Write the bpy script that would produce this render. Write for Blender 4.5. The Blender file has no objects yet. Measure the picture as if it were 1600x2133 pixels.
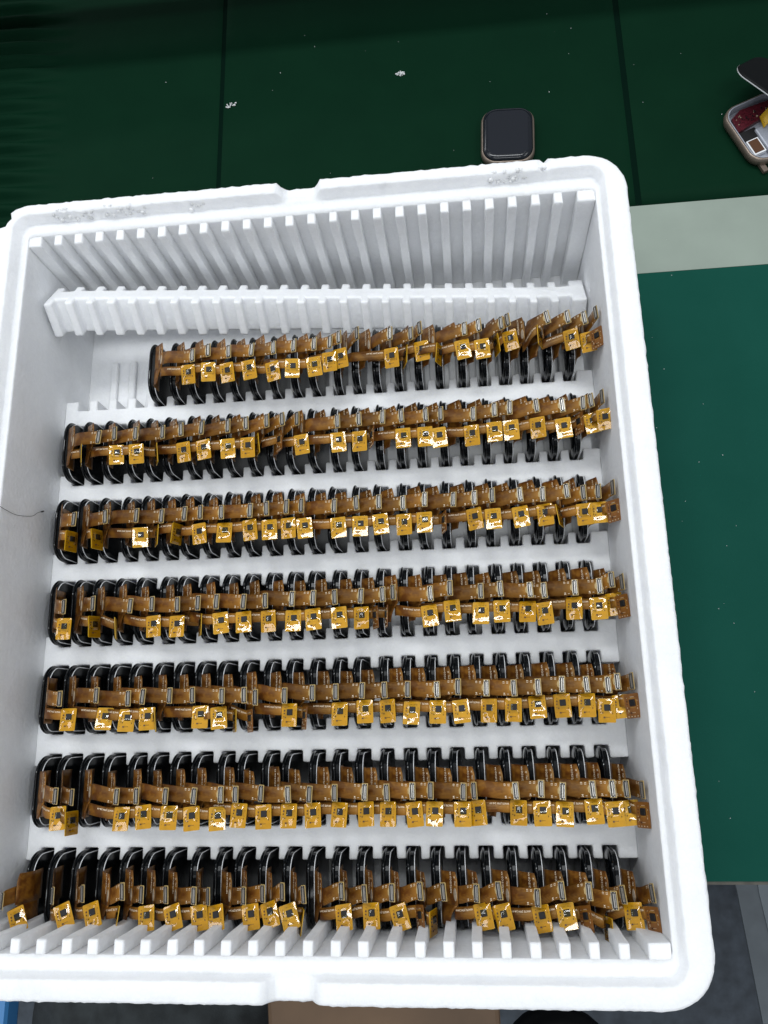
import bpy, math, random
import numpy as np
from mathutils import Matrix, Vector, noise

# ---------------------------------------------------------------- camera, light, exposure
MM = 0.001
scene = bpy.context.scene
C = scene.collection
rnd = random.Random(7)

cam = bpy.data.cameras.new('camera')
cam.sensor_fit = 'VERTICAL'
cam.sensor_height = 36.0
cam.lens = 1655.087 / 2133.0 * 36.0
cam.clip_start = 0.01
cam.clip_end = 60.0
cam_o = bpy.data.objects.new('camera', cam)
cam_o.location = (38.675 * MM, -222.48 * MM, 407.21 * MM)
cam_o.rotation_euler = (0.2573685575145061, 0.10883073776260381, -0.019692770140364475)
C.objects.link(cam_o)
scene.camera = cam_o

world = bpy.data.worlds.new('World')
scene.world = world
world.use_nodes = True
wn = world.node_tree.nodes['Background']
wn.inputs[0].default_value = (0.86, 0.92, 1.0, 1)
wn.inputs[1].default_value = 0.42


def area(name, loc, size, power, col=(0.95, 0.98, 1.0), rot=(0, 0, 0)):
    l = bpy.data.lights.new(name, 'AREA')
    l.shape = 'RECTANGLE'
    l.size, l.size_y = size
    l.energy = power
    l.color = col
    o = bpy.data.objects.new(name, l)
    o.location = loc
    o.rotation_euler = rot
    C.objects.link(o)
    return o


# ceiling fluorescent fixtures of the workshop
area('ceiling_tube_light', (-0.15, 0.60, 1.90), (1.25, 0.22), 17)
area('ceiling_tube_light', (1.30, -0.25, 2.00), (0.25, 1.25), 8.5)
area('ceiling_tube_light', (-0.10, -0.75, 2.00), (1.25, 0.25), 11)
area('ceiling_tube_light', (-1.40, 0.10, 2.00), (0.25, 1.25), 6)
area('ceiling_tube_light', (-3.00, 2.50, 2.30), (2.60, 0.60), 40)

scene.view_settings.view_transform = 'Standard'
scene.view_settings.look = 'None'
scene.view_settings.exposure = 0.0
scene.view_settings.gamma = 1.0
scene.cycles.max_bounces = 8
scene.cycles.transparent_max_bounces = 12


# ---------------------------------------------------------------- materials
def new_mat(name):
    m = bpy.data.materials.new(name)
    m.use_nodes = True
    nt = m.node_tree
    return m, nt, nt.nodes['Principled BSDF']


def L(nt, a, b):
    nt.links.new(a, b)


def node(nt, t, **kw):
    n = nt.nodes.new(t)
    for k, v in kw.items():
        setattr(n, k, v)
    return n


def simple(name, col, rough=0.5, metal=0.0, coat=0.0, spec=0.5, noise_amt=0.0, nscale=300, bump=0.0, bscale=400):
    m, nt, p = new_mat(name)
    p.inputs['Base Color'].default_value = (*col, 1)
    p.inputs['Roughness'].default_value = rough
    p.inputs['Metallic'].default_value = metal
    p.inputs['Coat Weight'].default_value = coat
    p.inputs['Specular IOR Level'].default_value = spec
    tc = node(nt, 'ShaderNodeTexCoord')
    if noise_amt:
        n = node(nt, 'ShaderNodeTexNoise')
        n.inputs['Scale'].default_value = nscale
        n.inputs['Detail'].default_value = 5
        L(nt, tc.outputs['Object'], n.inputs['Vector'])
        r = node(nt, 'ShaderNodeMapRange')
        r.inputs['From Min'].default_value = 0.3
        r.inputs['From Max'].default_value = 0.7
        r.inputs['To Min'].default_value = 1 - noise_amt
        r.inputs['To Max'].default_value = 1 + noise_amt
        L(nt, n.outputs['Fac'], r.inputs['Value'])
        mx = node(nt, 'ShaderNodeVectorMath', operation='SCALE')
        mx.inputs[0].default_value = col
        L(nt, r.outputs['Result'], mx.inputs['Scale'])
        L(nt, mx.outputs[0], p.inputs['Base Color'])
    if bump:
        n = node(nt, 'ShaderNodeTexNoise')
        n.inputs['Scale'].default_value = bscale
        n.inputs['Detail'].default_value = 4
        L(nt, tc.outputs['Object'], n.inputs['Vector'])
        b = node(nt, 'ShaderNodeBump')
        b.inputs['Strength'].default_value = bump
        b.inputs['Distance'].default_value = 0.001
        L(nt, n.outputs['Fac'], b.inputs['Height'])
        L(nt, b.outputs['Normal'], p.inputs['Normal'])
    return m


def foam_mat():
    m, nt, p = new_mat('foam')
    p.inputs['Roughness'].default_value = 0.62
    p.inputs['Specular IOR Level'].default_value = 0.35
    p.inputs['Subsurface Weight'].default_value = 0.45
    p.inputs['Subsurface Radius'].default_value = (1.0, 1.0, 1.1)
    p.inputs['Subsurface Scale'].default_value = 0.0035
    geo = node(nt, 'ShaderNodeNewGeometry')
    v = node(nt, 'ShaderNodeTexVoronoi', feature='F1')
    v.inputs['Scale'].default_value = 420
    L(nt, geo.outputs['Position'], v.inputs['Vector'])
    ve = node(nt, 'ShaderNodeTexVoronoi', feature='DISTANCE_TO_EDGE')
    ve.inputs['Scale'].default_value = 420
    L(nt, geo.outputs['Position'], ve.inputs['Vector'])
    n = node(nt, 'ShaderNodeTexNoise')
    n.inputs['Scale'].default_value = 60
    n.inputs['Detail'].default_value = 6
    n.inputs['Roughness'].default_value = 0.65
    L(nt, geo.outputs['Position'], n.inputs['Vector'])
    # cell-to-cell tone of the fused beads plus faint soiling
    cr = node(nt, 'ShaderNodeMapRange')
    cr.inputs['To Min'].default_value = 0.975
    cr.inputs['To Max'].default_value = 1.0
    L(nt, v.outputs['Color'], cr.inputs['Value'])
    nr = node(nt, 'ShaderNodeMapRange')
    nr.inputs['From Min'].default_value = 0.25
    nr.inputs['From Max'].default_value = 0.5
    nr.inputs['To Min'].default_value = 0.94
    nr.inputs['To Max'].default_value = 1.0
    L(nt, n.outputs['Fac'], nr.inputs['Value'])
    mu = node(nt, 'ShaderNodeMath', operation='MULTIPLY')
    L(nt, cr.outputs[0], mu.inputs[0])
    L(nt, nr.outputs[0], mu.inputs[1])
    er = node(nt, 'ShaderNodeMapRange')
    er.inputs['From Max'].default_value = 0.10
    er.inputs['To Min'].default_value = 0.975
    er.inputs['To Max'].default_value = 1.0
    L(nt, ve.outputs['Distance'], er.inputs['Value'])
    mu2 = node(nt, 'ShaderNodeMath', operation='MULTIPLY')
    L(nt, mu.outputs[0], mu2.inputs[0])
    L(nt, er.outputs[0], mu2.inputs[1])
    sc = node(nt, 'ShaderNodeVectorMath', operation='SCALE')
    sc.inputs[0].default_value = (0.925, 0.935, 0.95)
    L(nt, mu2.outputs[0], sc.inputs['Scale'])
    L(nt, sc.outputs[0], p.inputs['Base Color'])
    b1 = node(nt, 'ShaderNodeBump')
    b1.inputs['Strength'].default_value = 0.22
    b1.inputs['Distance'].default_value = 0.0006
    b1.invert = True
    L(nt, v.outputs['Distance'], b1.inputs['Height'])
    b2 = node(nt, 'ShaderNodeBump')
    b2.inputs['Strength'].default_value = 0.25
    b2.inputs['Distance'].default_value = 0.002
    L(nt, n.outputs['Fac'], b2.inputs['Height'])
    L(nt, b1.outputs['Normal'], b2.inputs['Normal'])
    L(nt, b2.outputs['Normal'], p.inputs['Normal'])
    return m


def flex_mat():
    """amber polyimide over fine copper tracks that run along U"""
    m, nt, p = new_mat('flex_polyimide')
    uv = node(nt, 'ShaderNodeUVMap')
    sep = node(nt, 'ShaderNodeSeparateXYZ')
    L(nt, uv.outputs[0], sep.inputs[0])
    w = node(nt, 'ShaderNodeTexWave', wave_type='BANDS', bands_direction='Y')
    w.inputs['Scale'].default_value = 0.55
    w.inputs['Distortion'].default_value = 0.6
    w.inputs['Detail'].default_value = 1
    L(nt, uv.outputs[0], w.inputs['Vector'])
    n = node(nt, 'ShaderNodeTexNoise')
    n.inputs['Scale'].default_value = 0.22
    n.inputs['Detail'].default_value = 2
    L(nt, uv.outputs[0], n.inputs['Vector'])
    st = node(nt, 'ShaderNodeMath', operation='MULTIPLY')
    L(nt, w.outputs['Fac'], st.inputs[0])
    mr = node(nt, 'ShaderNodeMapRange')
    mr.inputs['From Min'].default_value = 0.42
    mr.inputs['From Max'].default_value = 0.58
    L(nt, n.outputs['Fac'], mr.inputs['Value'])
    L(nt, mr.outputs[0], st.inputs[1])
    mix = node(nt, 'ShaderNodeMix', data_type='RGBA')
    mix.inputs['A'].default_value = (0.094, 0.030, 0.0052, 1)
    mix.inputs['B'].default_value = (0.27, 0.118, 0.016, 1)
    # lighter copper gold at the strip ends, shingle shading put into the colour
    gr = node(nt, 'ShaderNodeMapRange')
    gr.inputs['From Min'].default_value = 94.5
    gr.inputs['From Max'].default_value = 98.5
    gr.inputs['To Max'].default_value = 0.9
    L(nt, sep.outputs['X'], gr.inputs['Value'])
    mxx = node(nt, 'ShaderNodeMath', operation='MAXIMUM')
    L(nt, st.outputs[0], mxx.inputs[0])
    L(nt, gr.outputs[0], mxx.inputs[1])
    L(nt, mxx.outputs[0], mix.inputs['Factor'])
    oi = node(nt, 'ShaderNodeObjectInfo')
    hs = node(nt, 'ShaderNodeHueSaturation')
    vr = node(nt, 'ShaderNodeMapRange')
    vr.inputs['To Min'].default_value = 0.68
    vr.inputs['To Max'].default_value = 1.30
    L(nt, oi.outputs['Random'], vr.inputs['Value'])
    L(nt, vr.outputs[0], hs.inputs['Value'])
    L(nt, mix.outputs['Result'], hs.inputs['Color'])
    L(nt, hs.outputs[0], p.inputs['Base Color'])
    p.inputs['Roughness'].default_value = 0.33
    p.inputs['Specular IOR Level'].default_value = 0.62
    p.inputs['Specular Tint'].default_value = (1.0, 0.74, 0.40, 1)
    b = node(nt, 'ShaderNodeBump')
    b.inputs['Strength'].default_value = 0.25
    b.inputs['Distance'].default_value = 0.0002
    L(nt, w.outputs['Fac'], b.inputs['Height'])
    L(nt, b.outputs['Normal'], p.inputs['Normal'])
    return m


def tape_mat():
    m = bpy.data.materials.new('amber_tape')
    m.use_nodes = True
    nt = m.node_tree
    nt.nodes.clear()
    out = node(nt, 'ShaderNodeOutputMaterial')
    tr = node(nt, 'ShaderNodeBsdfTransparent')
    tr.inputs[0].default_value = (1.0, 0.93, 0.50, 1)
    gl = node(nt, 'ShaderNodeBsdfGlossy')
    gl.inputs['Roughness'].default_value = 0.055
    fr = node(nt, 'ShaderNodeFresnel')
    fr.inputs['IOR'].default_value = 1.62
    tc = node(nt, 'ShaderNodeNewGeometry')
    n = node(nt, 'ShaderNodeTexNoise')
    n.inputs['Scale'].default_value = 95
    n.inputs['Detail'].default_value = 1
    n.inputs['Distortion'].default_value = 0.6
    L(nt, tc.outputs['Position'], n.inputs['Vector'])
    b = node(nt, 'ShaderNodeBump')
    b.inputs['Strength'].default_value = 0.03
    b.inputs['Distance'].default_value = 0.0010
    L(nt, n.outputs['Fac'], b.inputs['Height'])
    L(nt, b.outputs['Normal'], gl.inputs['Normal'])
    L(nt, b.outputs['Normal'], fr.inputs['Normal'])
    mx = node(nt, 'ShaderNodeMixShader')
    L(nt, fr.outputs[0], mx.inputs[0])
    L(nt, tr.outputs[0], mx.inputs[1])
    L(nt, gl.outputs[0], mx.inputs[2])
    L(nt, mx.outputs[0], out.inputs[0])
    return m


def mat_cloth_green(name, col, col2, rough, scale=26):
    m, nt, p = new_mat(name)
    geo = node(nt, 'ShaderNodeNewGeometry')
    n = node(nt, 'ShaderNodeTexNoise')
    n.inputs['Scale'].default_value = scale
    n.inputs['Detail'].default_value = 8
    n.inputs['Roughness'].default_value = 0.6
    L(nt, geo.outputs['Position'], n.inputs['Vector'])
    mix = node(nt, 'ShaderNodeMix', data_type='RGBA')
    mix.inputs['A'].default_value = (*col, 1)
    mix.inputs['B'].default_value = (*col2, 1)
    L(nt, n.outputs['Fac'], mix.inputs['Factor'])
    # stray lint and scratches
    v = node(nt, 'ShaderNodeTexVoronoi', feature='F1')
    v.inputs['Scale'].default_value = 38
    L(nt, geo.outputs['Position'], v.inputs['Vector'])
    ls = node(nt, 'ShaderNodeMath', operation='LESS_THAN')
    ls.inputs[1].default_value = 0.014
    L(nt, v.outputs['Distance'], ls.inputs[0])
    mix2 = node(nt, 'ShaderNodeMix', data_type='RGBA')
    L(nt, mix.outputs['Result'], mix2.inputs['A'])
    mix2.inputs['B'].default_value = (col[0] * 1.5 + .02, col[1] * 1.4 + .02, col[2] * 1.4 + .02, 1)
    L(nt, ls.outputs[0], mix2.inputs['Factor'])
    L(nt, mix2.outputs['Result'], p.inputs['Base Color'])
    p.inputs['Roughness'].default_value = rough
    p.inputs['Specular IOR Level'].default_value = 0.035
    n2 = node(nt, 'ShaderNodeTexNoise')
    n2.inputs['Scale'].default_value = 1500
    n2.inputs['Detail'].default_value = 3
    L(nt, geo.outputs['Position'], n2.inputs['Vector'])
    b = node(nt, 'ShaderNodeBump')
    b.inputs['Strength'].default_value = 0.12
    b.inputs['Distance'].default_value = 0.0004
    L(nt, n2.outputs['Fac'], b.inputs['Height'])
    L(nt, b.outputs['Normal'], p.inputs['Normal'])
    return m


M = {
    'foam': foam_mat(),
    'flex': flex_mat(),
    'tape': tape_mat(),
    'glass': simple('black_glass', (0.003, 0.004, 0.005), 0.06, spec=0.38),
    'panel': simple('display_back', (0.004, 0.005, 0.006), 0.22, spec=0.22),
    'edge': simple('silver_panel_edge', (0.86, 0.87, 0.88), 0.45),
    'board': simple('amber_board', (0.60, 0.35, 0.008), 0.42, noise_amt=0.14, nscale=260),
    'bareboard': simple('bare_board', (0.20, 0.075, 0.012), 0.30, noise_amt=0.25, nscale=400),
    'chip': simple('chip_black', (0.010, 0.010, 0.011), 0.5, spec=0.3),
    'comp': simple('brown_component', (0.085, 0.032, 0.010), 0.5),
    'solder': simple('solder', (0.62, 0.52, 0.36), 0.35, metal=0.5),
    'gold': simple('gold_pad', (0.60, 0.38, 0.08), 0.35, metal=0.4),
    'stiff': simple('connector_stiffener', (0.46, 0.33, 0.13), 0.36, noise_amt=0.12, nscale=700),
    'plast': simple('connector_plastic', (0.045, 0.040, 0.035), 0.45),
    'pin': simple('connector_pin', (0.75, 0.72, 0.66), 0.3, metal=0.7),
    'ink': simple('printed_ink', (0.90, 0.76, 0.56), 0.6),
    'oval': simple('oval_pad', (0.42, 0.34, 0.25), 0.45, metal=0.3, noise_amt=0.2, nscale=900),
    'topmat': mat_cloth_green('dark_green_mat', (0.0016, 0.0170, 0.0078), (0.0030, 0.0250, 0.0112), 0.62),
    'tealmat': mat_cloth_green('teal_mat', (0.0050, 0.060, 0.042), (0.0090, 0.074, 0.054), 0.55),
    'beige': simple('beige_strip', (0.265, 0.315, 0.265), 0.55, noise_amt=0.05, nscale=40, bump=0.05),
    'tableedge': simple('table_edge', (0.075, 0.07, 0.055), 0.6, noise_amt=0.4, nscale=150),
    'seam': simple('seam_dark_green', (0.0015, 0.010, 0.006), 0.9, spec=0.03),
    'floor': simple('floor_slate', (0.055, 0.068, 0.084), 0.7, noise_amt=0.3, nscale=60, bump=0.1, bscale=300),
    'stripe': simple('floor_grey', (0.125, 0.145, 0.16), 0.7, noise_amt=0.12, nscale=50),
    'stripe2': simple('floor_pale', (0.19, 0.22, 0.24), 0.7, noise_amt=0.08, nscale=50),
    'denim': simple('dark_denim', (0.030, 0.036, 0.038), 0.9, noise_amt=0.6, nscale=45, bump=0.4, bscale=900),
    'brown': simple('brown_board', (0.16, 0.095, 0.05), 0.6, noise_amt=0.3, nscale=14),
    'blue': simple('blue_plastic', (0.05, 0.22, 0.50), 0.4),
    'rubber': simple('black_rubber', (0.004, 0.0045, 0.005), 0.5, spec=0.12),
    'case': simple('rose_metal', (0.22, 0.175, 0.14), 0.34, metal=0.6, noise_amt=0.08, nscale=200),
    'casewhite': simple('case_inner', (0.36, 0.38, 0.43), 0.45, metal=0.2, noise_amt=0.1, nscale=300),
    'screen': simple('screen_glass', (0.006, 0.008, 0.012), 0.16, spec=0.4),
    'screen2': simple('screen_area', (0.006, 0.008, 0.013), 0.20),
    'redboard': simple('red_board', (0.075, 0.010, 0.016), 0.3, noise_amt=0.5, nscale=900),
    'hair': simple('hair', (0.02, 0.018, 0.016), 0.6),
}


# ---------------------------------------------------------------- mesh helpers (millimetres in, metres out)
def mesh_obj(name, verts, faces, mat, parent=None, smooth=False, uvs=None, fm=None, link=True):
    me = bpy.data.meshes.new(name)
    v = np.asarray(verts, float) * MM
    me.from_pydata(v.tolist(), [], faces)
    for mm in (mat if isinstance(mat, (list, tuple)) else [mat]):
        me.materials.append(mm)
    if fm is not None:
        me.polygons.foreach_set('material_index', fm)
    if smooth:
        me.polygons.foreach_set('use_smooth', [True] * len(me.polygons))
    if uvs is not None:
        ul = me.uv_layers.new(name='UVMap')
        li = np.zeros(len(me.loops), int)
        me.loops.foreach_get('vertex_index', li)
        ul.data.foreach_set('uv', np.asarray(uvs, float)[li].ravel())
    me.update()
    o = bpy.data.objects.new(name, me)
    if link:
        C.objects.link(o)
    if parent is not None:
        o.parent = parent
    return o


def tag(o, label=None, cat=None, group=None, kind=None):
    if label: o['label'] = label
    if cat: o['category'] = cat
    if group: o['group'] = group
    if kind: o['kind'] = kind
    return o


def empty(name, loc=(0, 0, 0), rot=(0, 0, 0)):
    o = bpy.data.objects.new(name, None)
    o.location = [c * MM for c in loc]
    o.rotation_euler = rot
    o.empty_display_size = 0.01
    C.objects.link(o)
    return o


BOXF = [(0, 3, 2, 1), (4, 5, 6, 7), (0, 1, 5, 4), (1, 2, 6, 5), (2, 3, 7, 6), (3, 0, 4, 7)]


class MB:
    def __init__(s):
        s.v, s.f, s.m = [], [], []

    def box(s, x0, x1, y0, y1, z0, z1, m=0):
        b = len(s.v)
        s.v += [(x0, y0, z0), (x1, y0, z0), (x1, y1, z0), (x0, y1, z0), (x0, y0, z1), (x1, y0, z1), (x1, y1, z1), (x0, y1, z1)]
        s.f += [tuple(b + i for i in q) for q in BOXF]
        s.m += [m] * 6
        return s

    def add(s, v, f, m=0):
        b = len(s.v)
        s.v += [tuple(p) for p in v]
        s.f += [tuple(b + i for i in q) for q in f]
        s.m += [m] * len(f)
        return s

    def obj(s, name, mats, parent=None, smooth=False, link=True):
        return mesh_obj(name, s.v, s.f, mats, parent, smooth, fm=s.m, link=link)


def rrect(x0, x1, y0, y1, r, nc=6, ns=1):
    """closed counter-clockwise rounded rectangle, equal vertex count for any size"""
    pts = []
    cs = [((x1 - r, y0 + r), -90), ((x1 - r, y1 - r), 0), ((x0 + r, y1 - r), 90), ((x0 + r, y0 + r), 180)]
    for k, ((cx, cy), a0) in enumerate(cs):
        arc = [(cx + r * math.cos(math.radians(a0 + 90 * j / nc)), cy + r * math.sin(math.radians(a0 + 90 * j / nc))) for j in range(nc + 1)]
        pts += arc
        (nx, ny), b0 = cs[(k + 1) % 4]
        e = (nx + r * math.cos(math.radians(b0)), ny + r * math.sin(math.radians(b0)))
        s = arc[-1]
        for j in range(1, ns):
            t = j / ns
            pts.append((s[0] + (e[0] - s[0]) * t, s[1] + (e[1] - s[1]) * t))
    return pts


def loft(loops, close_first=False, close_last=False):
    n = len(loops[0])
    v = [p for lp in loops for p in lp]
    f = []
    for k in range(len(loops) - 1):
        a, b = k * n, (k + 1) * n
        for j in range(n):
            j2 = (j + 1) % n
            f.append((a + j, a + j2, b + j2, b + j))
    if close_first:
        f.append(tuple(reversed(range(n))))
    if close_last:
        f.append(tuple(range((len(loops) - 1) * n, len(loops) * n)))
    return v, f


def bevel(o, w, seg=2, angle=35):
    b = o.modifiers.new('bevel', 'BEVEL')
    b.width = w * MM
    b.segments = seg
    b.limit_method = 'ANGLE'
    b.angle_limit = math.radians(angle)
    return o

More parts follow.
